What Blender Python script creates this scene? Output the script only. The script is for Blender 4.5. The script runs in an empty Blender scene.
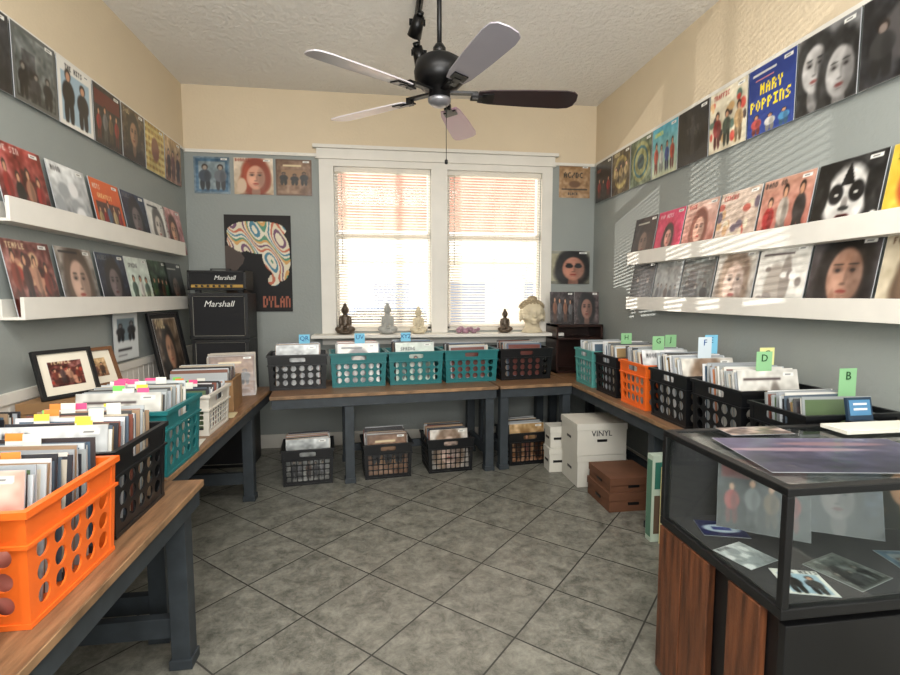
import bpy, math, random
import numpy as np
from mathutils import Matrix, Vector, Euler
random.seed(7)
XL,XR,YB,YF,ZC=-1.71,2.14,4.85,-1.5,3.30
TH=0.71
K=1.1023
def zz(z): return 1.45+K*(z-1.45)
def lin(c): return tuple((v/12.92 if v<=0.04045 else ((v+0.055)/1.055)**2.4) for v in c[:3])
MATS={}
def P(name,c,rough=0.6,metal=0.0,var=0.0,scale=8.0,bump=0.0,bscale=60.0,coat=0.0,spec=0.5,stretch=None):
    if name in MATS: return MATS[name]
    m=bpy.data.materials.new(name);m.use_nodes=True;nt=m.node_tree;b=nt.nodes["Principled BSDF"]
    b.inputs["Roughness"].default_value=rough;b.inputs["Metallic"].default_value=metal
    b.inputs["Coat Weight"].default_value=coat;b.inputs["Specular IOR Level"].default_value=spec
    tc=nt.nodes.new("ShaderNodeTexCoord");mp=nt.nodes.new("ShaderNodeMapping")
    nt.links.new(tc.outputs["Object"],mp.inputs[0])
    if stretch: mp.inputs["Scale"].default_value=stretch
    n=nt.nodes.new("ShaderNodeTexNoise");n.inputs["Scale"].default_value=scale;n.inputs["Detail"].default_value=5
    nt.links.new(mp.outputs[0],n.inputs["Vector"])
    r=nt.nodes.new("ShaderNodeValToRGB");L=lin(c);v=max(var,0.03)
    r.color_ramp.elements[0].position=.3;r.color_ramp.elements[1].position=.7
    r.color_ramp.elements[0].color=(*[x*(1-v) for x in L],1);r.color_ramp.elements[1].color=(*[min(1,x*(1+v)) for x in L],1)
    nt.links.new(n.outputs["Fac"],r.inputs[0]);nt.links.new(r.outputs[0],b.inputs["Base Color"])
    if bump>0:
        n2=nt.nodes.new("ShaderNodeTexNoise");n2.inputs["Scale"].default_value=bscale;n2.inputs["Detail"].default_value=4
        nt.links.new(mp.outputs[0],n2.inputs["Vector"])
        bp=nt.nodes.new("ShaderNodeBump");bp.inputs["Strength"].default_value=bump;bp.inputs["Distance"].default_value=.01
        nt.links.new(n2.outputs["Fac"],bp.inputs["Height"]);nt.links.new(bp.outputs[0],b.inputs["Normal"])
    MATS[name]=m;return m
def vcol(name,rough=.35,coat=.3):
    if name in MATS: return MATS[name]
    m=bpy.data.materials.new(name);m.use_nodes=True;nt=m.node_tree;b=nt.nodes["Principled BSDF"]
    a=nt.nodes.new("ShaderNodeAttribute");a.attribute_name="Col"
    nt.links.new(a.outputs["Color"],b.inputs["Base Color"]);b.inputs["Roughness"].default_value=rough;b.inputs["Coat Weight"].default_value=coat
    b.inputs["Coat Roughness"].default_value=.15
    if coat>0:
        tc=nt.nodes.new("ShaderNodeTexCoord");n2=nt.nodes.new("ShaderNodeTexNoise");n2.inputs["Scale"].default_value=14;nt.links.new(tc.outputs["Object"],n2.inputs["Vector"])
        bp=nt.nodes.new("ShaderNodeBump");bp.inputs["Strength"].default_value=.35;bp.inputs["Distance"].default_value=.012;nt.links.new(n2.outputs["Fac"],bp.inputs["Height"]);nt.links.new(bp.outputs[0],b.inputs["Coat Normal"])
    MATS[name]=m;return m
def glassmat(name,tint=(1,1,1)):
    m=bpy.data.materials.new(name);m.use_nodes=True;nt=m.node_tree;nt.nodes.clear()
    o=nt.nodes.new("ShaderNodeOutputMaterial");mx=nt.nodes.new("ShaderNodeMixShader");t=nt.nodes.new("ShaderNodeBsdfTransparent");g=nt.nodes.new("ShaderNodeBsdfGlossy")
    g.inputs["Roughness"].default_value=.03;t.inputs["Color"].default_value=(*tint,1)
    lw=nt.nodes.new("ShaderNodeLayerWeight");lw.inputs[0].default_value=.5
    pw=nt.nodes.new("ShaderNodeMath");pw.operation='POWER';pw.inputs[1].default_value=4;nt.links.new(lw.outputs["Facing"],pw.inputs[0])
    ma=nt.nodes.new("ShaderNodeMath");ma.operation='MULTIPLY_ADD';ma.inputs[1].default_value=.7;ma.inputs[2].default_value=.03;nt.links.new(pw.outputs[0],ma.inputs[0])
    nt.links.new(ma.outputs[0],mx.inputs[0]);nt.links.new(t.outputs[0],mx.inputs[1]);nt.links.new(g.outputs[0],mx.inputs[2]);nt.links.new(mx.outputs[0],o.inputs[0])
    return m
class MB:
    def __init__(s): s.v=[];s.f=[];s.m=[];s.c=[];s.s=[]
    def add(s,vs,fs,mat=0,col=(1,1,1),M=None,smooth=False):
        o=len(s.v)
        for v in vs:
            v=Vector(v)
            if M is not None: v=M@v
            s.v.append(tuple(v))
        for f in fs: s.f.append(tuple(i+o for i in f));s.m.append(mat);s.c.append(col);s.s.append(smooth)
    def box(s,x0,x1,y0,y1,z0,z1,mat=0,col=(1,1,1),M=None):
        vs=[(x,y,z) for z in(z0,z1) for y in(y0,y1) for x in(x0,x1)]
        s.add(vs,[(0,2,3,1),(4,5,7,6),(0,1,5,4),(2,6,7,3),(0,4,6,2),(1,3,7,5)],mat,col,M)
    def lathe(s,prof,n=24,mat=0,col=(1,1,1),M=None,smooth=True,cap=True):
        vs=[];fs=[]
        for r,z in prof:
            for i in range(n):
                a=2*math.pi*i/n;vs.append((r*math.cos(a),r*math.sin(a),z))
        for j in range(len(prof)-1):
            for i in range(n):
                k=(i+1)%n;fs.append((j*n+i,j*n+k,(j+1)*n+k,(j+1)*n+i))
        if cap: fs.append(tuple(range(n))[::-1]);fs.append(tuple((len(prof)-1)*n+i for i in range(n)))
        s.add(vs,fs,mat,col,M,smooth)
    def ell(s,c,r,mat=0,col=(1,1,1),M=None,n=16):
        vs=[];fs=[];h=n//2
        for j in range(h+1):
            t=math.pi*j/h
            for i in range(n):
                a=2*math.pi*i/n;rr=max(math.sin(t),1e-3)
                vs.append((c[0]+r[0]*rr*math.cos(a),c[1]+r[1]*rr*math.sin(a),c[2]-r[2]*math.cos(t)))
        for j in range(h):
            for i in range(n):
                k=(i+1)%n;fs.append((j*n+i,j*n+k,(j+1)*n+k,(j+1)*n+i))
        s.add(vs,fs,mat,col,M,True)
    def cyl(s,a,b,r,mat=0,n=12,r2=None,col=(1,1,1)):
        a=Vector(a);b=Vector(b);d=b-a;q=d.to_track_quat('Z','Y').to_matrix().to_4x4()
        s.lathe([(r,0),(r if r2 is None else r2,d.length)],n,mat,col,Matrix.Translation(a)@q)
    def obj(s,name,mats,loc=(0,0,0),rot=(0,0,0),parent=None,bevel=0,remesh=0,scale=None):
        me=bpy.data.meshes.new(name);me.from_pydata(s.v,[],s.f)
        for m in mats: me.materials.append(m)
        me.polygons.foreach_set("material_index",s.m);me.polygons.foreach_set("use_smooth",s.s)
        ca=me.color_attributes.new("Col","FLOAT_COLOR","CORNER")
        arr=[]
        for p,c in zip(me.polygons,s.c):
            l=lin(c)
            for _ in range(p.loop_total): arr.extend((*l,1.0))
        ca.data.foreach_set("color",arr)
        me.update()
        o=bpy.data.objects.new(name,me);bpy.context.collection.objects.link(o)
        o.location=loc;o.rotation_euler=rot
        if scale:o.scale=scale
        if parent: o.parent=parent
        if remesh:
            r=o.modifiers.new("r","REMESH");r.mode='VOXEL';r.voxel_size=remesh;r.use_smooth_shade=True
            sm=o.modifiers.new("s","SMOOTH");sm.iterations=3
        if bevel:
            b=o.modifiers.new("b","BEVEL");b.width=bevel;b.segments=2;b.limit_method='ANGLE'
        return o
def empty(name,loc=(0,0,0),rot=(0,0,0)):
    e=bpy.data.objects.new(name,None);bpy.context.collection.objects.link(e);e.location=loc;e.rotation_euler=rot;e.empty_display_size=.1;return e
def text(body,size,loc,rot,mat,parent=None,name="lettering",align='CENTER',ext=.0008,shear=0):
    c=bpy.data.curves.new(name,"FONT");c.body=body;c.size=size;c.align_x=align;c.extrude=ext;c.resolution_u=2;c.shear=shear
    o=bpy.data.objects.new(name,c);bpy.context.collection.objects.link(o);o.location=loc;o.rotation_euler=rot;c.materials.append(mat)
    if parent:o.parent=parent
    return o
# ------------------------------------------------------------ art painter
FONT=dict(A="010101111101101",B="110101110101110",C="011100100100011",D="110101101101110",E="111100110100111",F="111100110100100",G="011100101101011",H="101101111101101",I="111010010010111",J="001001001101010",K="101101110101101",L="100100100100111",M="101111111101101",N="110101101101101",O="010101101101010",P="110101110100100",R="110101110101101",S="011100010001110",T="111010010010010",U="101101101101111",V="101101101101010",W="101101111111101",X="101101010101101",Y="101101010010010",Z="111001010100111")
FONT['/']="001001010100100"
def art(ops,N=64,sticker=True,seed=0,blur=True):
    rs=np.random.RandomState(seed+11)
    C=np.ones((N,N,3))*.5
    yy,xx=np.mgrid[0:N,0:N];X=(xx+.5)/N;Y=(yy+.5)/N
    def soft(x,y,rx,ry,c,k=.25,al=1.):
        d=((X-x)/rx)**2+((Y-y)/ry)**2
        w=np.clip((1+k-d)/(2*k),0,1)[...,None]*al
        C[:]=C*(1-w)+np.array(c)*w
    def face(cx,cy,s,skin,hair,dark=(.08,.05,.05)):
        skin=np.array(skin);hair=np.array(hair)
        soft(cx,cy-.98*s,.72*s,.48*s,hair*.6+.03)
        soft(cx,cy+.10*s,.42*s,.52*s,hair);soft(cx-.03*s,cy-.18*s,.45*s,.42*s,hair)
        soft(cx-.25*s,cy,.12*s,.4*s,hair*1.3+.03,.6,.6)
        soft(cx,cy-.50*s,.13*s,.25*s,skin*.7)
        soft(cx,cy-.04*s,.27*s,.38*s,skin,.15)
        soft(cx+.17*s,cy-.08*s,.12*s,.32*s,skin*.62,.8,.7);soft(cx-.10*s,cy-.12*s,.10*s,.12*s,np.minimum(skin*1.15,1),.8,.6)
        for d in(-.11,.12):
            soft(cx+d*s,cy+.05*s,.08*s,.05*s,skin*.62,.6,.8);soft(cx+d*s,cy+.04*s,.04*s,.020*s,dark,.5);soft(cx+d*s,cy+.12*s,.075*s,.014*s,hair*.8,.5,.9)
        soft(cx+.035*s,cy-.05*s,.03*s,.09*s,skin*.72,.6,.8);soft(cx,cy-.14*s,.05*s,.018*s,skin*.5,.6,.8)
        soft(cx,cy-.235*s,.085*s,.025*s,skin*np.array((.75,.38,.38)),.5);soft(cx,cy-.29*s,.06*s,.012*s,skin*.65,.5,.7)
    texts=[]
    for op in ops:
        k=op[0];a=op[1:]
        if k=='bg': C[:]=a[0]
        elif k=='g': C[:]=np.array(a[0])*(1-Y[...,None])+np.array(a[1])*Y[...,None]
        elif k=='e': C[((X-a[0])/a[2])**2+((Y-a[1])/a[3])**2<1]=a[4]
        elif k=='s': soft(*a)
        elif k=='ring':
            d=np.sqrt((X-a[0])**2+(Y-a[1])**2);C[(d>a[2])&(d<a[3])]=a[4]
        elif k=='r': C[(X>a[0])&(X<a[2])&(Y>a[1])&(Y<a[3])]=a[4]
        elif k=='tri':
            t=(Y-a[1])/(a[3]-a[1]);C[(t>0)&(t<1)&(abs(X-a[0])<a[2]*(1-t))]=a[4]
        elif k=='n':
            m=np.zeros((N,N))
            for sc in(4,9,18):
                g=rs.rand(sc+2,sc+2);ix=X*sc;iy=Y*sc;i0=ix.astype(int);j0=iy.astype(int);fx=ix-i0;fy=iy-j0
                m+=(g[j0,i0]*(1-fx)*(1-fy)+g[j0,i0+1]*fx*(1-fy)+g[j0+1,i0]*(1-fx)*fy+g[j0+1,i0+1]*fx*fy)-.5
            C[:]=C+m[...,None]*a[0]*1.2
        elif k=='blobs':
            for _ in range(a[0]):
                c=a[1][rs.randint(len(a[1]))];x,y=rs.rand()*.9+.05,rs.rand()*(a[3]-a[2])+a[2];r1,r2=(rs.rand(2)*.6+.4)*a[4]
                soft(x,y,r1,r2,c,.3)
        elif k=='people':
            n,y0,h,cols,skin=a
            for i in range(n):
                x=(i+.5)/n*.84+.08+rs.uniform(-.02,.02);hh=h*(.85+.25*rs.rand());w=.36/n
                c=np.array(cols[i%len(cols)])*.9+rs.uniform(-.04,.04)
                for q in(-.4,.4): soft(x+q*w,y0+hh*.22,w*.35,hh*.26,c*.55,.2)
                soft(x,y0+hh*.55,w*.95,hh*.25,c,.2);soft(x+.3*w,y0+hh*.5,w*.4,hh*.25,c*.6,.6,.6)
                soft(x,y0+hh*.90,w*.46,hh*.12,(.12,.08,.06),.2)
                soft(x,y0+hh*.87,w*.32,hh*.09,skin,.2)
        elif k=='face': face(*a)
        elif k=='st': C[(((X*a[1]+Y*a[2])%1)<.5)]=a[0]
        elif k=='bd':
            w=a[1];C[(X<w)|(X>1-w)|(Y<w)|(Y>1-w)]=a[0]
        elif k=='t': texts.append(a)
    for a in texts:
        x0,y0,s,tx,c=a;px=int(x0*N);py=int(y0*N)
        for ch in tx:
            if ch in FONT:
                g=FONT[ch]
                for r in range(5):
                    for q in range(3):
                        if g[r*3+q]=='1': C[py+(4-r)*s:py+(5-r)*s,px+q*s:px+(q+1)*s]=c
            px+=4*s
    if blur:
        D=C.copy();D[1:-1,1:-1]=(C[1:-1,1:-1]*4+C[:-2,1:-1]+C[2:,1:-1]+C[1:-1,:-2]+C[1:-1,2:])/8;C=D
    if sticker:
        C[int(N*.91):int(N*.965),int(N*.76):int(N*.93)]=(.9,.9,.88)
        C[int(N*.93):int(N*.945),int(N*.79):int(N*.89)]=(.4,.4,.4)
    C[0]=C[0]*.7+.2;C[-1]=C[-1]*.6+.32;C[:,0]=C[:,0]*.7+.2;C[:,-1]=C[:,-1]*.7+.2
    return np.clip(C,0,1)
VC=vcol("printed_sleeve_gloss",.38,.5)
VM=vcol("printed_matte",.7,0.0)
PLA=P("sleeve_plastic_edge",(.72,.73,.74),.3,coat=.4)
def panel(name,C,w,h,loc,rot,parent=None,t=.004,mat=None,back=None):
    N=C.shape[0];M=C.shape[1]
    xs=np.linspace(-w/2,w/2,M);zs=np.linspace(0,h,N)
    gx,gz=np.meshgrid(xs,zs);V=np.stack([gx,np.zeros_like(gx),gz],-1).reshape(-1,3)
    idx=np.arange(N*M).reshape(N,M)
    F=np.stack([idx[:-1,:-1],idx[:-1,1:],idx[1:,1:],idx[1:,:-1]],-1).reshape(-1,4).tolist()
    vs=V.tolist();nf=len(F);o=len(vs)
    bx=[(x,y,z) for z in(0,h) for y in(.0004,t) for x in(-w/2,w/2)]
    vs+=bx;F+=[[o+i for i in f] for f in[(0,2,3,1),(4,5,7,6),(0,1,5,4),(2,6,7,3),(0,4,6,2),(1,3,7,5)]]
    me=bpy.data.meshes.new(name);me.from_pydata(vs,[],F)
    me.materials.append(mat or VC);me.materials.append(back or PLA)
    mi=[0]*nf+[1]*6;me.polygons.foreach_set("material_index",mi)
    ca=me.color_attributes.new("Col","FLOAT_COLOR","POINT")
    L=np.where(C<=.04045,C/12.92,((C+.055)/1.055)**2.4).reshape(-1,3)
    A=np.ones((len(vs),4),dtype=np.float32);A[:len(L),:3]=L
    ca.data.foreach_set("color",A.ravel());me.update()
    ob=bpy.data.objects.new(name,me);bpy.context.collection.objects.link(ob);ob.location=loc;ob.rotation_euler=rot
    if parent: ob.parent=parent
    return ob
bk=(.06,.06,.07);wh=(.9,.89,.86);cr=(.85,.78,.62);gy=(.45,.45,.46);dg=(.2,.2,.21);sk=(.78,.58,.46);tn=(.66,.54,.38);rd=(.62,.13,.12);br=(.32,.2,.13);bl=(.12,.24,.5);gn=(.2,.35,.22)
A={}
A['dark1']=[('bg',(.13,.13,.14)),('n',.12),('s',.55,.5,.28,.3,(.28,.27,.27)),('people',2,.1,.6,[(.2,.2,.2)],(.5,.45,.42))]
A['greyphoto']=[('g',(.18,.19,.18),(.5,.52,.5)),('n',.2),('r',.08,.1,.92,.9,(.36,.38,.37)),('r',.2,.1,.5,.72,(.2,.2,.2)),('n',.2),('people',3,.08,.45,[bk,dg],(.5,.48,.45)),('bd',(.35,.36,.35),.06)]
A['suits']=[('bg',wh),('t',.22,.86,1,"THE HITS",bk),('r',.1,.08,.9,.82,(.62,.72,.78)),('people',2,.06,.74,[bk,(.1,.1,.12)],sk),('bd',wh,.06)]
A['redband']=[('bg',bk),('n',.15),('r',.05,.65,.95,.9,(.35,.05,.05)),('people',4,.1,.6,[rd,gy,(.5,.4,.3)],sk)]
A['brown']=[('g',(.12,.08,.06),(.35,.28,.2)),('n',.25),('face',.5,.55,.6,(.6,.45,.35),(.1,.08,.06)),('t',.1,.86,1,"SOUL",cr)]
A['gold']=[('bg',(.75,.62,.3)),('st',(.62,.5,.24),6,0),('st',(.8,.72,.45),0,7),('n',.12),('s',.5,.5,.2,.25,(.5,.3,.2))]
A['sepia']=[('g',(.5,.35,.25),(.72,.6,.42)),('n',.2),('people',3,.1,.6,[br,(.5,.3,.25)],sk)]
A['redfig']=[('g',(.2,.06,.06),(.62,.2,.18)),('n',.3),('people',4,.05,.7,[rd,bk,(.7,.5,.4)],sk),('t',.06,.88,1,"LIVE SIN",wh)]
A['palegrey']=[('g',(.55,.57,.58),(.82,.83,.83)),('n',.15),('blobs',8,[(.9,.9,.9),(.6,.62,.63)],.1,.8,.2),('t',.1,.86,1,"MOON",dg)]
A['orangeband']=[('g',(.7,.25,.12),(.85,.4,.2)),('r',.1,.12,.9,.62,(.3,.2,.18)),('people',5,.12,.5,[(.8,.7,.5),rd,(.3,.4,.5)],sk),('t',.2,.70,1,"GREATEST",(.95,.85,.6)),('t',.1,.84,1,"HITS",wh)]
A['navy']=[('g',(.05,.06,.1),(.14,.2,.3)),('n',.12),('face',.5,.5,.7,(.45,.4,.4),(.08,.08,.1)),('t',.08,.88,1,"BLUES",gy)]
A['sketch']=[('bg',(.86,.85,.82)),('n',.08),('face',.5,.5,.65,(.8,.76,.72),(.35,.33,.32)),('r',.1,.88,.6,.91,bk)]
A['pinkish']=[('g',(.55,.3,.32),(.8,.6,.58)),('n',.2),('face',.45,.5,.6,sk,(.3,.15,.1))]
A['collage']=[('bg',(.35,.15,.13)),('n',.3),('blobs',16,[(.7,.5,.4),(.6,.2,.15),(.25,.1,.1),(.8,.65,.5)],.1,.75,.11),('people',4,.1,.7,[(.5,.2,.15),(.3,.2,.2),(.7,.5,.4)],sk),('t',.1,.88,1,"TEMPLE",cr)]
A['hairface']=[('g',(.3,.3,.3),(.6,.56,.52)),('n',.2),('face',.5,.5,.9,(.75,.62,.55),(.3,.24,.2)),('r',.1,.9,.6,.93,bk)]
A['dark2']=[('bg',bk),('n',.1),('face',.5,.45,.65,(.4,.32,.28),(.02,.02,.02)),('r',.15,.84,.65,.88,(.7,.7,.65))]
A['palegreen']=[('g',(.7,.78,.72),(.85,.88,.85)),('n',.1),('people',3,.1,.5,[(.4,.5,.45),wh],sk),('t',.15,.8,1,"SPRING",dg)]
A['darkgreen']=[('g',(.05,.1,.07),(.2,.3,.2)),('n',.2),('people',4,.1,.5,[gn,bk,br],sk)]
A['blueframe']=[('bg',(.42,.5,.55)),('r',.06,.06,.94,.94,(.24,.38,.48)),('r',.14,.12,.86,.86,(.5,.56,.58)),('n',.14),('people',2,.12,.6,[(.25,.3,.35),(.4,.42,.45)],(.6,.55,.5))]
A['redhead']=[('g',(.75,.66,.55),(.82,.76,.68)),('n',.1),('s',.6,.45,.33,.42,(.5,.18,.10)),('face',.55,.5,.85,(.82,.6,.5),(.52,.2,.11)),('s',.2,.25,.12,.2,(.8,.7,.6)),('t',.05,.9,1,"BONNIE",(.5,.15,.1))]
A['brownbox']=[('bg',(.45,.33,.24)),('n',.15),('r',.15,.3,.85,.7,(.55,.42,.3)),('people',3,.3,.35,[bk],(.4,.3,.25)),('r',.2,.8,.7,.84,cr),('bd',(.35,.25,.18),.05)]
A['acdc']=[('bg',(.6,.47,.33)),('n',.15),('t',.16,.62,2,"AC/DC",bk),('r',.1,.25,.9,.28,bk),('s',.5,.42,.18,.1,(.4,.28,.18)),('t',.3,.1,1,"BLACK",bk)]
A['blacktext']=[('bg',bk),('n',.12),('t',.1,.75,1,"DEEP",(.8,.4,.3)),('people',3,.1,.5,[rd,dg],sk)]
A['tancircle']=[('bg',(.3,.24,.12)),('e',.5,.5,.38,.38,(.6,.53,.3)),('s',.5,.5,.27,.27,(.25,.2,.12)),('people',3,.28,.4,[(.7,.6,.4)],sk),('n',.2),('t',.15,.9,1,"RIVER",cr)]
A['tealcircle']=[('bg',(.35,.4,.3)),('e',.5,.5,.42,.42,(.55,.55,.35)),('ring',.5,.5,.28,.34,(.15,.35,.38)),('e',.5,.5,.16,.16,(.2,.3,.3)),('n',.2)]
A['cyan']=[('g',(.75,.75,.62),(.25,.62,.72)),('people',4,.1,.55,[(.8,.3,.2),wh,(.2,.3,.6)],sk),('t',.08,.82,1,"SUMMER",(.9,.85,.3)),('n',.1)]
A['cross']=[('bg',(.05,.05,.055)),('n',.05),('r',.44,.15,.56,.85,(.2,.2,.2)),('r',.25,.55,.75,.65,(.2,.2,.2)),('st',(.07,.07,.08),9,3),('r',.46,.15,.54,.85,(.15,.15,.16))]
A['creampeople']=[('bg',(.86,.82,.72)),('t',.12,.86,1,"TRAFFIC",rd),('blobs',24,[(.8,.3,.25),(.85,.7,.5),(.35,.45,.4),(.3,.25,.25)],.12,.8,.09),('people',3,.08,.6,[(.6,.2,.2),(.3,.35,.3),(.75,.6,.4)],sk),('n',.12)]
A['poppins']=[('g',(.12,.24,.55),(.09,.19,.48)),('people',3,.02,.26,[(.8,.3,.3),wh,(.3,.6,.8)],sk),('t',.27,.58,2,"MARY",(.98,.88,.1)),('t',.07,.36,2,"POPPINS",(.98,.88,.1)),('r',.1,.87,.6,.90,(.8,.8,.8)),('r',.15,.80,.55,.82,(.8,.5,.5))]
A['twofaces']=[('g',(.25,.25,.26),(.5,.5,.5)),('face',.3,.58,.78,(.7,.69,.68),(.12,.12,.12)),('face',.72,.40,.80,(.66,.65,.64),(.1,.1,.1)),('n',.12)]
A['kissface']=[('bg',(.05,.05,.05)),('s',.5,.5,.33,.40,(.86,.85,.83)),('s',.35,.56,.11,.13,bk),('s',.65,.56,.11,.13,bk),('s',.36,.55,.03,.02,wh),('s',.64,.55,.03,.02,wh),('s',.5,.42,.05,.10,(.6,.58,.56)),('s',.5,.37,.08,.03,(.2,.2,.2)),('s',.5,.27,.10,.03,(.3,.05,.05)),('tri',.5,.66,.10,.95,bk),('s',.12,.6,.12,.3,(.1,.1,.1)),('s',.88,.6,.12,.3,(.1,.1,.1)),('blobs',22,[wh,bk],.02,.25,.06),('n',.15)]
A['yellow']=[('bg',(.85,.72,.25)),('n',.1),('s',.4,.5,.25,.3,(.7,.3,.15)),('t',.1,.82,1,"SUNNY",bk)]
A['pink']=[('bg',(.80,.18,.36)),('n',.1),('t',.1,.85,1,"POP HITS",wh),('s',.5,.4,.25,.25,(.6,.1,.3)),('face',.5,.45,.45,(.85,.6,.55),bk)]
A['salmon']=[('g',(.75,.45,.4),(.82,.68,.62)),('n',.15),('face',.5,.5,.6,(.85,.66,.58),(.45,.25,.2)),('t',.1,.88,1,"ROSE",rd)]
A['palecoll']=[('bg',(.78,.7,.64)),('n',.15),('blobs',20,[(.7,.35,.3),(.85,.8,.7),(.4,.35,.4),(.75,.6,.45)],.1,.8,.1),('t',.1,.86,1,"CIRCUS",rd)]
A['redfigs']=[('g',(.6,.3,.26),(.78,.6,.52)),('people',3,.05,.78,[(.65,.1,.1),(.8,.75,.7),(.15,.12,.12)],sk),('n',.12),('t',.06,.88,1,"BAND ON",bk)]
A['greyland']=[('g',(.4,.4,.38),(.7,.72,.72)),('n',.2),('people',5,.1,.4,[dg,gy,br],(.6,.55,.5))]
A['palport']=[('g',(.6,.58,.55),(.8,.78,.74)),('face',.5,.5,.9,(.8,.7,.64),(.5,.42,.35)),('n',.15)]
A['hands']=[('bg',(.78,.77,.74)),('n',.12),('s',.4,.4,.2,.35,(.6,.57,.53)),('s',.6,.5,.1,.35,(.5,.47,.44)),('r',.1,.86,.7,.89,(.3,.25,.25)),('blobs',9,[(.45,.42,.4),(.88,.87,.85)],.1,.7,.1)]
A['darkman']=[('g',(.1,.09,.1),(.3,.28,.29)),('face',.55,.55,.95,(.66,.5,.42),(.05,.04,.04)),('s',.42,.16,.05,.2,(.6,.44,.36)),('s',.54,.14,.045,.17,(.56,.42,.34)),('n',.08)]
A['tanwhite']=[('bg',(.8,.75,.65)),('n',.1),('face',.5,.45,.7,(.72,.58,.48),(.35,.28,.22)),('t',.1,.86,1,"FOLK",br)]
A['glasses']=[('g',(.42,.42,.36),(.55,.55,.5)),('r',.05,.1,.3,.9,(.62,.6,.5)),('s',.60,.5,.36,.42,(.07,.05,.05)),('face',.62,.5,.9,(.72,.5,.42),(.05,.04,.04)),('s',.53,.54,.085,.06,bk),('s',.73,.54,.085,.06,bk),('n',.06)]
A['pix1']=[('bg',(.15,.12,.13)),('n',.2),('people',4,.1,.7,[(.6,.4,.3),gy],sk)]
A['pix2']=[('bg',(.25,.2,.2)),('n',.2),('face',.5,.5,.8,(.55,.4,.35),bk)]
ARTS={}
def getart(k):
    if k not in ARTS: ARTS[k]=art(A[k],64,True,abs(sum(map(ord,k)))%1000,blur=(k!='poppins'))
    return ARTS[k]
# ------------------------------------------------------------ room shell
def wallmat(name):
    m=bpy.data.materials.new(name);m.use_nodes=True;nt=m.node_tree;b=nt.nodes["Principled BSDF"];b.inputs["Roughness"].default_value=.62
    g=nt.nodes.new("ShaderNodeNewGeometry");s=nt.nodes.new("ShaderNodeSeparateXYZ");nt.links.new(g.outputs["Position"],s.inputs[0])
    c=nt.nodes.new("ShaderNodeMath");c.operation='GREATER_THAN';c.inputs[1].default_value=2.73;nt.links.new(s.outputs[2],c.inputs[0])
    mx=nt.nodes.new("ShaderNodeMix");mx.data_type='RGBA';mx.inputs[6].default_value=(*lin((.575,.595,.58)),1);mx.inputs[7].default_value=(*lin((.85,.785,.675)),1)
    nt.links.new(c.outputs[0],mx.inputs[0])
    n=nt.nodes.new("ShaderNodeTexNoise");n.inputs["Scale"].default_value=3;nt.links.new(g.outputs["Position"],n.inputs["Vector"])
    mm=nt.nodes.new("ShaderNodeMix");mm.data_type='RGBA';mm.blend_type='MULTIPLY';mm.inputs[0].default_value=.10
    nt.links.new(mx.outputs[2],mm.inputs[6])
    hs=nt.nodes.new("ShaderNodeRGBToBW");nt.links.new(n.outputs["Color"],hs.inputs[0]);nt.links.new(hs.outputs[0],mm.inputs[7])
    nt.links.new(mm.outputs[2],b.inputs["Base Color"])
    n2=nt.nodes.new("ShaderNodeTexNoise");n2.inputs["Scale"].default_value=45;n2.inputs["Detail"].default_value=5;nt.links.new(g.outputs["Position"],n2.inputs["Vector"])
    bp=nt.nodes.new("ShaderNodeBump");bp.inputs["Strength"].default_value=.25;bp.inputs["Distance"].default_value=.008
    nt.links.new(n2.outputs["Fac"],bp.inputs["Height"]);nt.links.new(bp.outputs[0],b.inputs["Normal"])
    return m
WM=wallmat("two_tone_wall_paint")
WX=[(-.41,.495),(.65,1.585)];WZ=(1.10,2.64)
def wallbox(name,*bx,mat=WM):
    mb=MB()
    for b in bx: mb.box(*b)
    return mb.obj(name,[mat])
T=.12
wallbox("wall_left",(XL-T,XL,YF-T,YB+T,0,ZC))
wallbox("wall_right",(XR,XR+T,YF-T,YB+T,0,ZC))
wallbox("wall_front",(XL,XR,YF-T,YF,0,ZC))
wallbox("wall_back",(XL,WX[0][0],YB,YB+T,0,ZC),(WX[1][1],XR,YB,YB+T,0,ZC),(WX[0][0],WX[1][1],YB,YB+T,WZ[1],ZC),(WX[0][0],WX[1][1],YB,YB+T,0,WZ[0]),(WX[0][1],WX[1][0],YB,YB+T,WZ[0],WZ[1]))
m=bpy.data.materials.new("textured_ceiling");m.use_nodes=True;nt=m.node_tree;b=nt.nodes["Principled BSDF"];b.inputs["Roughness"].default_value=.9
b.inputs["Base Color"].default_value=(*lin((.93,.915,.885)),1)
g=nt.nodes.new("ShaderNodeNewGeometry");n=nt.nodes.new("ShaderNodeTexNoise");n.inputs["Scale"].default_value=24;n.inputs["Detail"].default_value=6;n.inputs["Roughness"].default_value=.65
nt.links.new(g.outputs["Position"],n.inputs["Vector"]);r=nt.nodes.new("ShaderNodeValToRGB");r.color_ramp.elements[0].position=.40;r.color_ramp.elements[1].position=.62
nt.links.new(n.outputs["Fac"],r.inputs[0]);bp=nt.nodes.new("ShaderNodeBump");bp.inputs["Strength"].default_value=.6;bp.inputs["Distance"].default_value=.018
nt.links.new(r.outputs[0],bp.inputs["Height"]);nt.links.new(bp.outputs[0],b.inputs["Normal"])
wallbox("ceiling",(XL-T,XR+T,YF-T,YB+T,ZC,ZC+T),mat=m)
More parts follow.
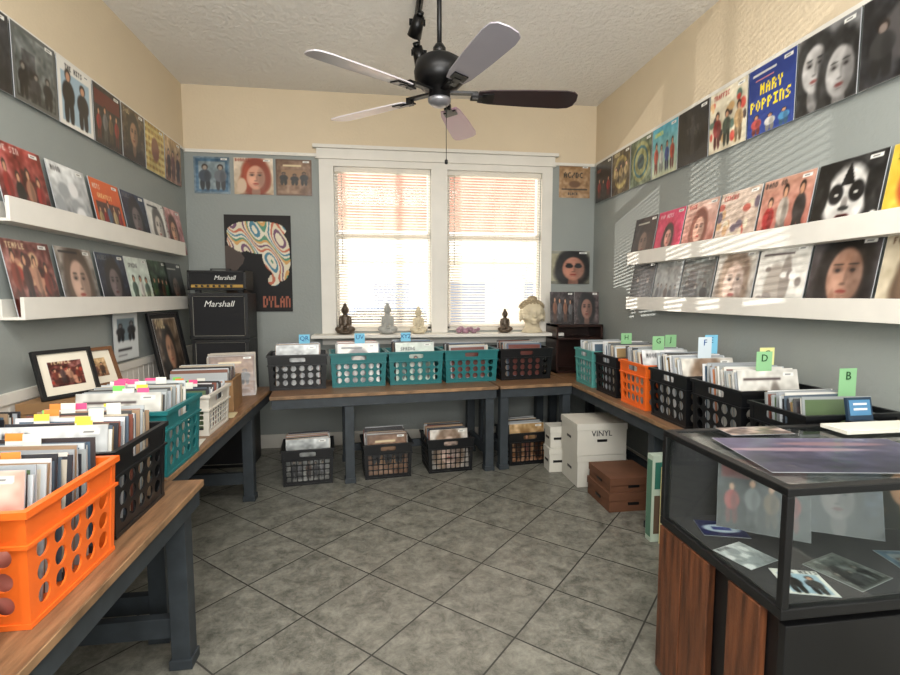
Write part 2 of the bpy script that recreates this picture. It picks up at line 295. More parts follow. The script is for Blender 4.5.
# floor
m=bpy.data.materials.new("diagonal_slate_tile");m.use_nodes=True;nt=m.node_tree;b=nt.nodes["Principled BSDF"]
g=nt.nodes.new("ShaderNodeNewGeometry");mp=nt.nodes.new("ShaderNodeMapping");mp.vector_type='TEXTURE'
mp.inputs["Location"].default_value=(.24,2.24,0);mp.inputs["Rotation"].default_value=(0,0,math.radians(47));mp.inputs["Scale"].default_value=(.425,.425,.425)
nt.links.new(g.outputs["Position"],mp.inputs[0]);s=nt.nodes.new("ShaderNodeSeparateXYZ");nt.links.new(mp.outputs[0],s.inputs[0])
def mth(op,a,b2=None):
    q=nt.nodes.new("ShaderNodeMath");q.operation=op
    for i,v in enumerate((a,b2)):
        if v is None: continue
        if isinstance(v,(int,float)): q.inputs[i].default_value=v
        else: nt.links.new(v,q.inputs[i])
    return q.outputs[0]
ds=[]
for i in(0,1):
    q=mth('ABSOLUTE',mth('SUBTRACT',mth('FRACT',mth('ADD',s.outputs[i],.5)),.5));ds.append(q)
gd=mth('MINIMUM',ds[0],ds[1]);grout=mth('LESS_THAN',gd,.009)
cell=nt.nodes.new("ShaderNodeCombineXYZ");nt.links.new(mth('FLOOR',s.outputs[0]),cell.inputs[0]);nt.links.new(mth('FLOOR',s.outputs[1]),cell.inputs[1])
wn=nt.nodes.new("ShaderNodeTexWhiteNoise");nt.links.new(cell.outputs[0],wn.inputs["Vector"])
vo=nt.nodes.new("ShaderNodeVectorMath");vo.operation='SCALE';nt.links.new(wn.outputs["Color"],vo.inputs[0]);vo.inputs[3].default_value=9
va=nt.nodes.new("ShaderNodeVectorMath");nt.links.new(vo.outputs[0],va.inputs[0]);nt.links.new(g.outputs["Position"],va.inputs[1])
n=nt.nodes.new("ShaderNodeTexNoise");n.inputs["Scale"].default_value=11;n.inputs["Detail"].default_value=10;n.inputs["Roughness"].default_value=.8;n.inputs["Distortion"].default_value=.3
nt.links.new(va.outputs[0],n.inputs["Vector"])
r=nt.nodes.new("ShaderNodeValToRGB");r.color_ramp.elements[0].position=.36;r.color_ramp.elements[1].position=.66
r.color_ramp.elements[0].color=(*lin((.30,.30,.275)),1);r.color_ramp.elements[1].color=(*lin((.545,.54,.50)),1)
nt.links.new(n.outputs["Fac"],r.inputs[0])
mx=nt.nodes.new("ShaderNodeMix");mx.data_type='RGBA';mx.inputs[7].default_value=(*lin((.22,.215,.20)),1)
nt.links.new(grout,mx.inputs[0]);nt.links.new(r.outputs[0],mx.inputs[6]);nt.links.new(mx.outputs[2],b.inputs["Base Color"])
nt.links.new(mth('ADD',mth('MULTIPLY',grout,.4),.33),b.inputs["Roughness"])
bp=nt.nodes.new("ShaderNodeBump");bp.inputs["Strength"].default_value=.35;bp.inputs["Distance"].default_value=.006
nt.links.new(mth('SUBTRACT',n.outputs["Fac"],mth('MULTIPLY',grout,1.2)),bp.inputs["Height"]);nt.links.new(bp.outputs[0],b.inputs["Normal"])
wallbox("floor",(XL-T,XR+T,YF-T,YB+T,-.1,0),mat=m)
WHT=P("white_trim_paint",(.87,.855,.82),.45)
mb=MB();mb.box(XL,-.56,YB-.018,YB,2.715,2.745);mb.box(1.71,XR,YB-.018,YB,2.715,2.745);mb.obj("trim_1",[WHT],bevel=.003)
mb=MB();mb.box(XL,XL+.018,YF,YB-.02,2.72,2.742);mb.obj("trim_2",[WHT])
mb=MB();mb.box(XR-.018,XR,YF,YB-.02,2.72,2.742);mb.obj("trim_3",[WHT])
mb=MB();mb.box(XL,XL+.025,YF,YB-.02,.95,1.0);mb.box(XL,XL+.012,YF,YB-.02,.18,.95);
for i in range(46): mb.box(XL+.012,XL+.016,1.2+i*.078,1.2+i*.078+.066,.18,.95)
mb.obj("trim_4",[WHT])
mb=MB();mb.box(XL,XR,YB-.018,YB,0,.13);mb.obj("baseboard_back",[WHT],bevel=.003)
mb=MB();mb.box(XL,XL+.018,YF,YB-.02,0,.13);mb.obj("baseboard_left",[WHT],bevel=.003)
mb=MB();mb.box(XR-.018,XR,YF,YB-.02,0,.13);mb.obj("baseboard_right",[WHT],bevel=.003)
WGL=glassmat("window_glass")
for wi,(x0,x1) in enumerate(WX):
    mb=MB();y0,y1=YB-.01,YB+.1
    mb.box(x0,x0+.03,YB+.035,y1,WZ[0],WZ[1]);mb.box(x1-.03,x1,YB+.035,y1,WZ[0],WZ[1]);mb.box(x0,x1,YB+.035,y1,WZ[1]-.04,WZ[1]);mb.box(x0,x1,YB+.035,y1,WZ[0],WZ[0]+.06)
    mb.box(x0,x1,YB+.05,y1,1.98,2.03)
    mb.box(x0+.03,x1-.03,YB+.075,YB+.079,WZ[0]+.04,WZ[1]-.03,1)
    mb.obj("window_%d"%(wi+1),[WHT,WGL])
mb=MB()
mb.box(-.54,WX[0][0],YB-.03,YB,1.086,2.635);mb.box(WX[1][1],1.69,YB-.03,YB,1.086,2.635);mb.box(WX[0][1],WX[1][0],YB-.03,YB,1.086,2.635)
mb.box(-.54,1.69,YB-.031,YB,2.635,2.695);mb.box(-.56,1.71,YB-.036,YB,2.706,2.789);mb.box(-.59,1.74,YB-.06,YB,2.79,2.82);mb.box(-.57,1.72,YB-.045,YB,2.696,2.705)
mb.box(-.54,1.69,YB-.02,YB,.98,1.054)
mb.obj("trim_5",[WHT])
mb=MB();mb.box(-.62,1.76,YB-.23,YB,1.055,1.085);mb.obj("window_sill",[WHT],bevel=.004)
SL=bpy.data.materials.new("blind_slat_vinyl");SL.use_nodes=True;nt=SL.node_tree;b=nt.nodes["Principled BSDF"];b.inputs["Base Color"].default_value=(*lin((.95,.935,.90)),1);b.inputs["Roughness"].default_value=.5
tr=nt.nodes.new("ShaderNodeBsdfTranslucent");tr.inputs[0].default_value=(.9,.85,.76,1);ms=nt.nodes.new("ShaderNodeMixShader");ms.inputs[0].default_value=.35
nt.links.new(b.outputs[0],ms.inputs[1]);nt.links.new(tr.outputs[0],ms.inputs[2]);nt.links.new(ms.outputs[0],nt.nodes["Material Output"].inputs[0])
for x0,x1 in WX:
    mb=MB();z=WZ[1]-.06;a=math.radians(33);w=.0135;yc=YB+.012
    mb.box(x0+.005,x1-.005,yc-.016,yc+.018,WZ[1]-.05,WZ[1]-.005)
    while z>WZ[0]+.03:
        dy,dz=w*math.cos(a),w*math.sin(a)
        mb.add([(x0+.008,yc-dy,z-dz),(x1-.008,yc-dy,z-dz),(x1-.008,yc,z+.0015),(x0+.008,yc,z+.0015),(x1-.008,yc+dy,z+dz),(x0+.008,yc+dy,z+dz)],[(0,1,2,3),(3,2,4,5)],0,smooth=True)
        z-=.026
    mb.box(x0+.008,x1-.008,yc-.012,yc+.012,WZ[0]+.005,WZ[0]+.02)
    for q in(.15,.5,.85):
        xx=x0+(x1-x0)*q;mb.box(xx-.0015,xx+.0015,yc-.016,yc-.0145,WZ[0]+.01,WZ[1]-.05)
    mb.cyl((x0+.07,yc-.02,WZ[1]-.05),(x0+.07,yc-.02,WZ[1]-.9),.004)
    mb.obj("window_blind",[SL])
# ------------------------------------------------------------ exterior
CON=P("sunlit_concrete",(.76,.74,.68),.9,var=.15)
mb=MB();mb.box(-14,16,YB+.3,30,-.35,-.15);mb.obj("street_ground",[CON])
mb=MB();mb.box(-10,12,17,17.5,-.15,2.6,0)
for i in range(7): mb.box(-8+i*2.6,-6.8+i*2.6,16.97,17.0,.5,1.9,1)
mb.box(-10,12,16.9,17.6,2.6,2.75,0)
mb.obj("building_facade",[P("pale_stucco",(.85,.82,.76),.9),P("facade_window_glass",(.45,.5,.6),.2)])
aw=bpy.data.materials.new("awning_canvas");aw.use_nodes=True;nt=aw.node_tree;b=nt.nodes["Principled BSDF"]
tc=nt.nodes.new("ShaderNodeTexCoord");wv=nt.nodes.new("ShaderNodeTexWave");wv.inputs["Scale"].default_value=1.2;nt.links.new(tc.outputs["Object"],wv.inputs[0])
r=nt.nodes.new("ShaderNodeValToRGB");r.color_ramp.elements[0].color=(*lin((.78,.57,.51)),1);r.color_ramp.elements[1].color=(*lin((.83,.64,.58)),1);nt.links.new(wv.outputs["Fac"],r.inputs[0])
nt.links.new(r.outputs[0],b.inputs["Base Color"]);tr=nt.nodes.new("ShaderNodeBsdfTranslucent");nt.links.new(r.outputs[0],tr.inputs[0]);ms=nt.nodes.new("ShaderNodeMixShader");ms.inputs[0].default_value=.4
nt.links.new(b.outputs[0],ms.inputs[1]);nt.links.new(tr.outputs[0],ms.inputs[2]);nt.links.new(ms.outputs[0],nt.nodes["Material Output"].inputs[0])
mb=MB();mb.add([(-.9,YB+.13,2.95),(2.1,YB+.13,2.95),(2.1,YB+1.1,2.34),(-.9,YB+1.1,2.34),(2.1,YB+1.1,2.20),(-.9,YB+1.1,2.20)],[(0,1,2,3),(3,2,4,5)])
for x in(-.9,2.1): mb.cyl((x,YB+1.09,-.15),(x,YB+1.09,2.34),.02,1)
mb.obj("awning",[aw,WHT])
mb=MB();CB=P("car_paint",(.25,.38,.55),.25,coat=.6);CG=P("car_glass",(.12,.15,.2),.08);RB=P("rubber",(.05,.05,.05),.8)
pr=[(-2.1,.3),(-2.15,.62),(-1.9,.85),(-1.2,.92),(-.6,1.35),(.7,1.38),(1.4,.98),(2.0,.9),(2.15,.6),(2.1,.3)]
n=len(pr);vs=[(x,-.8,z) for x,z in pr]+[(x,.8,z) for x,z in pr]
mb.add(vs,[tuple(range(n)),tuple(range(n,2*n))[::-1]]+[(i,i+n,(i+1)%n+n,(i+1)%n) for i in range(n)],0)
mb.add([(-1.05,-.81,.96),(1.2,-.81,1.0),(.65,-.81,1.3),(-.55,-.81,1.28)],[(0,1,2,3)],1)
for x in(-1.35,1.35):
    for y in(-.86,.7): mb.cyl((x,y,.32),(x,y+.16,.32),.32,2,20)
mb.obj("parked_car",[CB,CG,RB],loc=(.1,11.0,-.15),bevel=.03)
# ------------------------------------------------------------ ledges + albums
def ledge(name,side,y0,y1,zt,zb):
    mb=MB();s=1 if side=='L' else -1;x=XL if side=='L' else XR
    def bx(a,b,*r):
        xa,xb=x+s*a,x+s*b;mb.box(min(xa,xb),max(xa,xb),*r)
    bx(0,.012,y0,y1,zb,zt-.01);bx(.012,.088,y0,y1,zb,zb+.014);bx(.088,.105,y0,y1,zb,zt)
    return mb.obj(name,[WHT],bevel=.002)
ledge("wall_ledge_shelf",'L',2.48,4.50,1.886,1.775)
ledge("wall_ledge_shelf",'L',2.53,4.50,1.44,1.335)
ledge("wall_ledge_shelf",'R',1.0,3.94,1.797,1.695)
ledge("wall_ledge_shelf",'R',1.0,3.94,1.435,1.335)
H90=math.pi/2
def album(k,side,pos,z,w=.33,h=.345,lean=0.,off=.004,name="record_album"):
    C=getart(k)
    if side=='L': return panel(name,C,w,h,(XL+off+.004,pos,z),(lean,0,H90))
    if side=='R': return panel(name,C,w,h,(XR-off-.004,pos,z),(lean,0,-H90))
    if side=='B': return panel(name,C,w,h,(pos,YB-off-.004,z),(lean,0,0))
y=4.70-.165
for k in['sepia','gold','brown','redband','suits','greyphoto','dark1','dark2']:
    album(k,'L',y,zz(2.29),w=.322,h=.352,off=.022);y-=.336
for i,k in enumerate(['pinkish','sketch','navy','orangeband','palegrey','redfig']):
    album(k,'L',[4.45,4.15,3.80,3.44,3.06,2.68][i],1.79,w=.335,h=.365,off=.075,lean=-.17)
for i,k in enumerate(['dark2','darkgreen','palegreen','navy','hairface','collage']):
    album(k,'L',[4.42,4.13,3.80,3.46,3.08,2.70][i],1.35,w=.335,h=.365,off=.075,lean=-.17)
y=4.60
for k in['blacktext','tancircle','tealcircle','cyan','cross','creampeople','poppins','twofaces','dark1']:
    album(k,'R',y,2.345,w=.33,h=.37,off=.022);y-=.342
for i,k in enumerate(['dark2','pink','salmon','palecoll','redfigs','kissface','yellow']):
    album(k,'R',3.80-.352*i,1.71,w=.335,h=.365,off=.075,lean=-.17)
for i,k in enumerate(['dark1','greyland','greyphoto','palport','hands','darkman','tanwhite']):
    album(k,'R',3.80-.352*i,1.35,w=.335,h=.365,off=.075,lean=-.17)
for k,a,b_ in[('blueframe',-1.48,-1.20),('redhead',-1.17,-.86),('brownbox',-.84,-.55)]:
    album(k,'B',(a+b_)/2*K,zz(2.275),w=(b_-a)*K,h=.325)
album('acdc','B',1.745*K,zz(2.32),w=.32,h=.32)
panel("framed_portrait_print",getart('glasses'),.46,.33,(1.87,YB-.012,1.56),(0,0,0))
# psychedelic poster: dark profile silhouette with curling coloured hair
N=128;yy,xx=np.mgrid[0:N,0:N];X=(xx+.5)/N;Y=(yy+.5)/N
C=np.ones((N,N,3))*np.array((.10,.085,.085))
pal=[(.86,.83,.75),(.30,.50,.58),(.86,.83,.75),(.74,.42,.32),(.84,.80,.70),(.45,.32,.42),(.86,.82,.72),(.80,.62,.38),(.34,.55,.45)]
def E(x,y,a_,b_): return (((X-x)/a_)**2+((Y-y)/b_)**2<1)
hair=E(.36,.82,.32,.11)|E(.76,.62,.21,.22)|E(.82,.42,.13,.10)|E(.58,.84,.34,.09)|E(.52,.72,.28,.12)|E(.13,.74,.09,.08)|E(.25,.70,.14,.08)|E(.90,.52,.08,.09)|E(.72,.33,.09,.06)
band=(np.floor((X*.8+Y*.9+.13*np.sin(Y*15+X*4)+.10*np.sin(X*19+Y*7))*22)%9).astype(int)
# light field behind the face on the left
C[(X<.36)&(Y>.09)&(Y<.68)]=(.30,.26,.24)
# face profile
prof=np.interp(Y,[.08,.14,.20,.25,.29,.31,.335,.35,.37,.39,.43,.50,.56,.60,.66,.72],[.50,.44,.36,.26,.24,.29,.235,.26,.235,.27,.17,.26,.29,.25,.22,.20])
C[(X>prof)&(Y<.74)]=(.055,.05,.055)
C[(Y<.09)]=(.08,.07,.07)
for i,c in enumerate(pal): C[hair&(band==i)]=c
for i,ch in enumerate("DYLAN"):
    g=FONT[ch]
    for r_ in range(5):
        for q in range(3):
            if g[r_*3+q]=='1':
                px=70+i*11+q*3;py=6+(4-r_)*3;C[py:py+3,px:px+3]=(.62,.36,.28)
panel("music_poster",C,.585,.88,(-1.0975,YB-.012,1.297),(0,0,0),mat=VM)
# ------------------------------------------------------------ benches
WOODX=P("worn_brown_wood",(.48,.355,.25),.40,var=.4,scale=6,stretch=(1,8,8),bump=.15,bscale=30)
SLT=P("slate_blue_paint",(.19,.215,.235),.55,var=.2,scale=15)
EDG=P("raw_wood_edge",(.54,.42,.30),.6,var=.45,scale=10)
def bench(loc,rot,L,D,legs,h=TH):
    mb=MB();mb.box(-L/2,L/2,-D/2,D/2,h-.024,h,0)
    mb.box(-L/2,L/2,-D/2-.004,-D/2,h-.025,h-.001,2)
    mb.box(-L/2+.01,L/2-.01,-D/2+.012,-D/2+.03,h-.10,h-.024,1);mb.box(-L/2+.01,L/2-.01,D/2-.05,D/2-.03,h-.10,h-.024,1)
    for lx in legs:
        for sy in(-1,1):
            yc=sy*(D/2-.065)
            mb.box(lx-.035,lx+.035,yc-.035,yc+.035,0,h-.024,1)
            mb.box(lx-.042,lx+.042,yc-.042,yc+.042,0,.04,1)
        mb.box(lx-.02,lx+.02,-D/2+.1,D/2-.1,.12,.20,1);mb.box(lx-.02,lx+.02,-D/2+.1,D/2-.1,h-.12,h-.024,1)
    mb.box(min(legs),max(legs),.10,.14,.13,.19,1)
    return mb.obj("display_bench",[WOODX,SLT,EDG],loc=loc,rot=(0,0,rot),bevel=.004)
a=math.radians(6.3)
bench((.035,4.155,0),a,1.76,.66,[-.31,.82])
bench((1.255,4.29,0),a,.66,.66,[-.28,.28])
bench((-1.185,1.19,0),H90,1.78,.94,[-.6,.80])
bench((-1.263,3.14,0),H90,2.08,.80,[-.98,.47])
bench((1.86,3.25,0),-H90,3.1,.52,[-1.4,.46,1.45])
# ------------------------------------------------------------ crates
def crate(loc,rot,w,d,h,colmat,style='round',recs=None,seed=0,name="record_crate"):
    e=empty(name,loc,(0,0,rot));mb=MB();t=.005;tp=.012
    def wallp(P3,W,cols):
        def quad(x0,y0,x1,y1):
            for dep in(0,t):
                mb.add([P3(x0,y0,dep),P3(x1,y0,dep),P3(x1,y1,dep),P3(x0,y1,dep)],[(0,1,2,3)])
        def hole(x0,y0,x1,y1,rx,ry,n=16,sq=False):
            cx,cy=(x0+x1)/2,(y0+y1)/2;hx,hy=(x1-x0)/2,(y1-y0)/2
            o=[];i=[]
            for k in range(n):
                a=2*math.pi*k/n;c,s=math.cos(a),math.sin(a);m_=max(abs(c),abs(s));o.append((cx+hx*c/m_,cy+hy*s/m_))
                p=.35 if sq else 1.0
                cc=math.copysign(abs(c)**p,c);ss=math.copysign(abs(s)**p,s);i.append((cx+rx*cc,cy+ry*ss))
            vs=[P3(*q,0) for q in o]+[P3(*q,0) for q in i]+[P3(*q,t) for q in o]+[P3(*q,t) for q in i]
            fs=[]
            for k in range(n):
                l=(k+1)%n
                fs+= [(k,l,n+l,n+k),(2*n+k,3*n+k,3*n+l,2*n+l),(n+k,n+l,3*n+l,3*n+k)]
            mb.add(vs,fs)
        b0,b1=.028,h-.080;m=.022
        rows=3 if style=='round' else 4
        quad(0,0,W,b0);quad(0,b0,m,b1);quad(W-m,b0,W,b1)
        cw=(W-2*m)/cols;ch=(b1-b0)/rows
        for i in range(cols):
            for j in range(rows):
                r=min(cw,ch)*.41
                if style=='round': hole(m+i*cw,b0+j*ch,m+(i+1)*cw,b0+(j+1)*ch,r,r)
                else: hole(m+i*cw,b0+j*ch,m+(i+1)*cw,b0+(j+1)*ch,cw*.42,ch*.42,sq=True)
        hx=.075;c=W/2
        quad(0,b1,c-hx,h);quad(c+hx,b1,W,h);hole(c-hx,b1,c+hx,h,hx*.8,.017,24,True)
    def mp(side):
        def f(s,z,dep):
            q=tp*(1-z/h)
            if side==0: x=-w/2+q+(w-2*q)*s/w;y=-d/2+q+dep
            elif side==1: x=w/2-q-(w-2*q)*s/w;y=d/2-q-dep
            elif side==2: y=d/2-q-(d-2*q)*s/d;x=-w/2+q+dep
            else: y=-d/2+q+(d-2*q)*s/d;x=w/2-q-dep
            return(x,y,z)
        return f
    cols=6 if style=='round' else 8;cd=5 if style=='round' else 7
    wallp(mp(0),w,cols);wallp(mp(1),w,cols);wallp(mp(2),d,cd);wallp(mp(3),d,cd)
    for z0,z1,oo in((h-.016,h,.010),(h-.086,h-.078,.005),(0.0,.012,-tp+.004)):
        i_=.006 if oo>0 else .018
        mb.box(-w/2-oo,w/2+oo,-d/2-oo,-d/2+i_,z0,z1);mb.box(-w/2-oo,w/2+oo,d/2-i_,d/2+oo,z0,z1)
        mb.box(-w/2-oo,-w/2+i_,-d/2+i_,d/2-i_,z0,z1);mb.box(w/2-i_,w/2+oo,-d/2+i_,d/2-i_,z0,z1)
    mb.box(-w/2+tp,w/2-tp,-d/2+tp,d/2-tp,.002,.01)
    for sx in(-1,1):
        for sy in(-1,1):
            vs=[];
            for z,q in((0,tp),(h-.01,0)):
                X0=sx*(w/2-q);Y0=sy*(d/2-q)
                vs+=[(X0+sx*.002,Y0+sy*.002,z),(X0-sx*.018,Y0+sy*.002,z),(X0-sx*.018,Y0-sy*.003,z),(X0-sx*.003,Y0-sy*.003,z),(X0-sx*.003,Y0-sy*.018,z),(X0+sx*.002,Y0-sy*.018,z)]
            mb.add(vs,[(i,(i+1)%6,(i+1)%6+6,i+6) for i in range(6)])
    mb.obj("shell",[colmat],parent=e)
    recs=recs or {}
    rs=random.Random(seed);rb=MB();n=recs.get('n',30);rw=min(.325,w-.06);y0=-d/2+.045;y1=d/2-.03
    cols_=recs.get('cols',[(.80,.80,.78),(.70,.71,.72),(.6,.62,.63),(.82,.8,.75),(.25,.24,.24),(.15,.15,.17),(.6,.5,.4),(.5,.3,.25),(.35,.42,.5),(.2,.2,.2)])
    lean=recs.get('lean',-.16);RH=recs.get('h',.305)
    for i in range(n):
        y=y0+(y1-y0)*i/n;hh=RH+rs.uniform(-.012,.012);dx=rs.uniform(-.010,.010);ln=lean*(1-.6*i/n)+rs.uniform(-.03,.03)
        M=Matrix.Translation((dx,y,.012))@Matrix.Rotation(ln,4,'X')@Matrix.Rotation(rs.uniform(-.02,.02),4,'Y')
        c=rs.choice(cols_);rb.box(-rw/2,rw/2,0,.0035,0,hh,0,c,M)
        # visible strip of cover print on the face of every sleeve
        c2=rs.choice([(.45,.25,.22),(.3,.38,.45),(.6,.5,.35),(.2,.2,.22),(.75,.72,.66),(.35,.42,.3),(.7,.45,.3)])
        rb.box(-rw/2+.012,rw/2-.012,-.0006,-.0001,.02,hh-.012,0,c2,M)
        if recs.get('tags') and rs.random()<.35:
            tc_=rs.choice([(.95,.35,.55),(.95,.85,.3),(.5,.85,.4),(.95,.55,.25),(.9,.9,.85),(.9,.9,.85)]);xx=rs.uniform(-rw/2+.02,rw/2-.07)
            rb.box(xx,xx+.045,-.002,-.0008,hh-.03,hh+.028,0,(.88,.88,.84),M);rb.box(xx,xx+.045,-.003,-.002,hh+.008,hh+.029,0,tc_,M)
    rb.obj("vinyl_records",[VC],parent=e)
    if recs.get('front'):
        panel("front_record",getart(recs['front']),rw,RH+.008,(0,y0-.012,.014),(lean,0,0),parent=e)
    labs=recs.get('label')
    if labs:
        if not isinstance(labs,list): labs=[(labs,recs.get('lx',0),0.)]
        for (lb,bgc,fgc),lx,ly in labs:
            lz=RH+recs.get('up',.02);lm=MB();lm.box(lx-.042,lx+.042,ly,ly+.002,lz-.10,lz+.075,0,bgc);lm.obj("divider_card",[VM],parent=e)
            text(lb,.05,(lx,ly-.002,lz+.027),(H90,0,0),P("ink_%d"%(hash(fgc)%999),fgc,.7),parent=e)
    return e
TEAL=P("teal_plastic",(.13,.42,.43),.38,var=.08);ORG=P("orange_plastic",(.93,.42,.14),.38,var=.06);BLK=P("black_plastic",(.055,.06,.07),.4,var=.1)
WPL=P("white_plastic",(.82,.80,.76),.4,var=.05);TL2=P("light_teal_plastic",(.33,.60,.58),.4,var=.06)
blu=(.5,.78,.9);inkb=(.1,.3,.55);grn=(.55,.75,.55);inkg=(.12,.3,.15);whi=(.8,.85,.88);ylw=(.88,.88,.6)
Z=TH+.001
pale=[(.85,.85,.85),(.78,.80,.81),(.84,.83,.80),(.70,.72,.73),(.58,.60,.60),(.3,.3,.3),(.75,.7,.62),(.62,.64,.66)]
mixd=pale+[(.15,.15,.16),(.25,.22,.22),(.5,.3,.25),(.35,.4,.45),(.2,.2,.22),(.6,.5,.4)]
HB=.275
crate((-.66,4.16,Z),a,.44,.34,HB,BLK,recs=dict(front='greyland',label=('QR',blu,inkb),lx=.05,h=.325),seed=1)
crate((-.19,4.22,Z),a,.44,.34,HB,TEAL,recs=dict(front='sketch',label=('UV',blu,inkb),lx=.02,h=.325),seed=2)
crate((.275,4.27,Z),a,.45,.34,HB,TEAL,recs=dict(front='palegreen',label=('XYZ',blu,inkb),lx=-.06,h=.325),seed=3)
crate((.75,4.32,Z),a,.46,.34,HB,TEAL,recs=dict(n=20,h=.30),seed=4)
crate((1.25,4.38,Z),a,.48,.34,HB,BLK,recs=dict(n=20,h=.30),seed=5)
HR=.295
crate((1.87,3.91,Z),0,.42,.34,HR,TL2,recs=dict(cols=pale,h=.34),seed=6)
crate((1.87,3.50,Z),0,.42,.34,HR,BLK,recs=dict(cols=pale,label=('H',grn,inkg),lx=-.05,h=.36),seed=7)
crate((1.87,3.10,Z),0,.42,.34,HR,ORG,recs=dict(cols=pale,lean=-.3,label=[(('G',grn,inkg),-.03,0),(('J',grn,inkg),.12,.1)],front='palegrey',h=.37),seed=8)
crate((1.87,2.68,Z),0,.43,.37,HR,BLK,recs=dict(cols=pale,front='palport',lean=-.3,label=[(('F',whi,inkb),.0,-.02),(('E',blu,inkb),.14,.12)],h=.37,up=.05),seed=9)
crate((1.87,2.26,Z),0,.43,.37,HR,BLK,recs=dict(cols=pale,front='hands',lean=-.2,label=[(('C',ylw,inkg),.13,.08),(('D',grn,inkg),-.02,-.08)],h=.36,up=.03),seed=10)
crate((1.87,1.87,Z),0,.43,.30,HR-.03,BLK,recs=dict(n=22,cols=mixd,label=('B',grn,inkg),lx=.12,h=.30,up=.05),seed=20)
# left
crate((-.975,1.345,Z),0,.42,.37,.275,ORG,recs=dict(cols=mixd,front='salmon',tags=1,n=22,h=.32),seed=11)
crate((-.985,.89,Z),0,.42,.36,.275,TEAL,recs=dict(n=12,tags=1,h=.26),seed=12)
crate((-1.005,1.755,Z),0,.43,.36,.275,BLK,recs=dict(cols=mixd,front='palegrey',tags=1,n=26,h=.32),seed=13)
crate((-1.44,1.33,Z),0,.42,.38,.275,BLK,recs=dict(cols=mixd,tags=1,n=24,h=.31),seed=14)
crate((-1.45,1.78,Z),0,.40,.38,.275,BLK,recs=dict(cols=mixd,tags=1,n=24,h=.31,label=('MN',blu,inkb),lx=.15,up=.16),seed=15)
crate((-1.065,2.30,Z),0,.42,.38,.275,TEAL,recs=dict(cols=pale,tags=1,front='hands',n=28,h=.32),seed=16)
crate((-1.08,2.90,Z),0,.38,.36,.22,WPL,style='square',recs=dict(n=26,tags=1,h=.23,cols=mixd),seed=17)
# under tables
crate((-.575,3.99,.001),a,.38,.33,.28,BLK,'square',recs=dict(front='greyland',h=.32),seed=21)
crate((.035,4.05,.001),a,.38,.33,.28,BLK,'square',recs=dict(h=.32,front='brownbox'),seed=22)
crate((.545,4.12,.001),a,.38,.33,.28,BLK,'square',recs=dict(h=.32,front='palport'),seed=23)
crate((1.24,4.21,.001),a,.38,.33,.28,BLK,'square',recs=dict(h=.32,front='sepia'),seed=24)
def cbox(name,x0,x1,y0,y1,z0,z1,mat):
    mb=MB();mb.box(x0,x1,y0,y1,z0,z1-.002)
    l=.05
    mb.box(x0-.005,x1+.005,y0-.005,y1+.005,z1-l,z1,0)
    mb.box((x0+x1)/2-.04,(x0+x1)/2+.04,y0-.003,y0,(z0+z1)/2-.02,(z0+z1)/2,1)
    mb.box(x0-.003,x0,(y0+y1)/2-.04,(y0+y1)/2+.04,(z0+z1)/2-.02,(z0+z1)/2,1)
    return mb.obj(name,[mat,BLK],bevel=.003)
WB=P("white_cardboard",(.80,.79,.75),.7);BB=P("brown_cardboard",(.40,.26,.18),.7,var=.1)
b1=cbox("storage_box",1.46,1.84,3.50,3.82,.001,.245,WB);b2=cbox("storage_box",1.45,1.84,3.49,3.82,.247,.49,WB)
cbox("storage_box",1.36,1.50,3.84,3.98,.001,.20,WB);cbox("storage_box",1.365,1.50,3.84,3.98,.202,.38,WB)
cbox("cardboard_box",1.50,1.84,3.05,3.40,.001,.13,BB);cbox("cardboard_box",1.51,1.84,3.06,3.40,.132,.23,BB)
text("VINYL",.06,(1.64,3.484,.395),(H90,0,0),P("ink_dark",(.1,.1,.15),.7),parent=b2)
mb=MB();gc=[(.75,.8,.8),(.2,.45,.4),(.85,.8,.6),(.3,.35,.4),(.8,.75,.7)]
mb.box(1.56,1.74,2.64,2.70,.001,.52,0,(.70,.76,.70))
mb.box(1.575,1.725,2.638,2.64,.32,.48,0,(.15,.4,.35));mb.box(1.575,1.725,2.638,2.64,.05,.28,0,(.35,.28,.22));mb.box(1.558,1.56,2.645,2.695,.03,.49,0,(.35,.5,.42))
for i in range(3): mb.box(1.60,1.80,2.45+i*.06,2.50+i*.06,.001,.42+.02*(i%3),0,gc[i])
mb.obj("board_game_boxes",[VM])
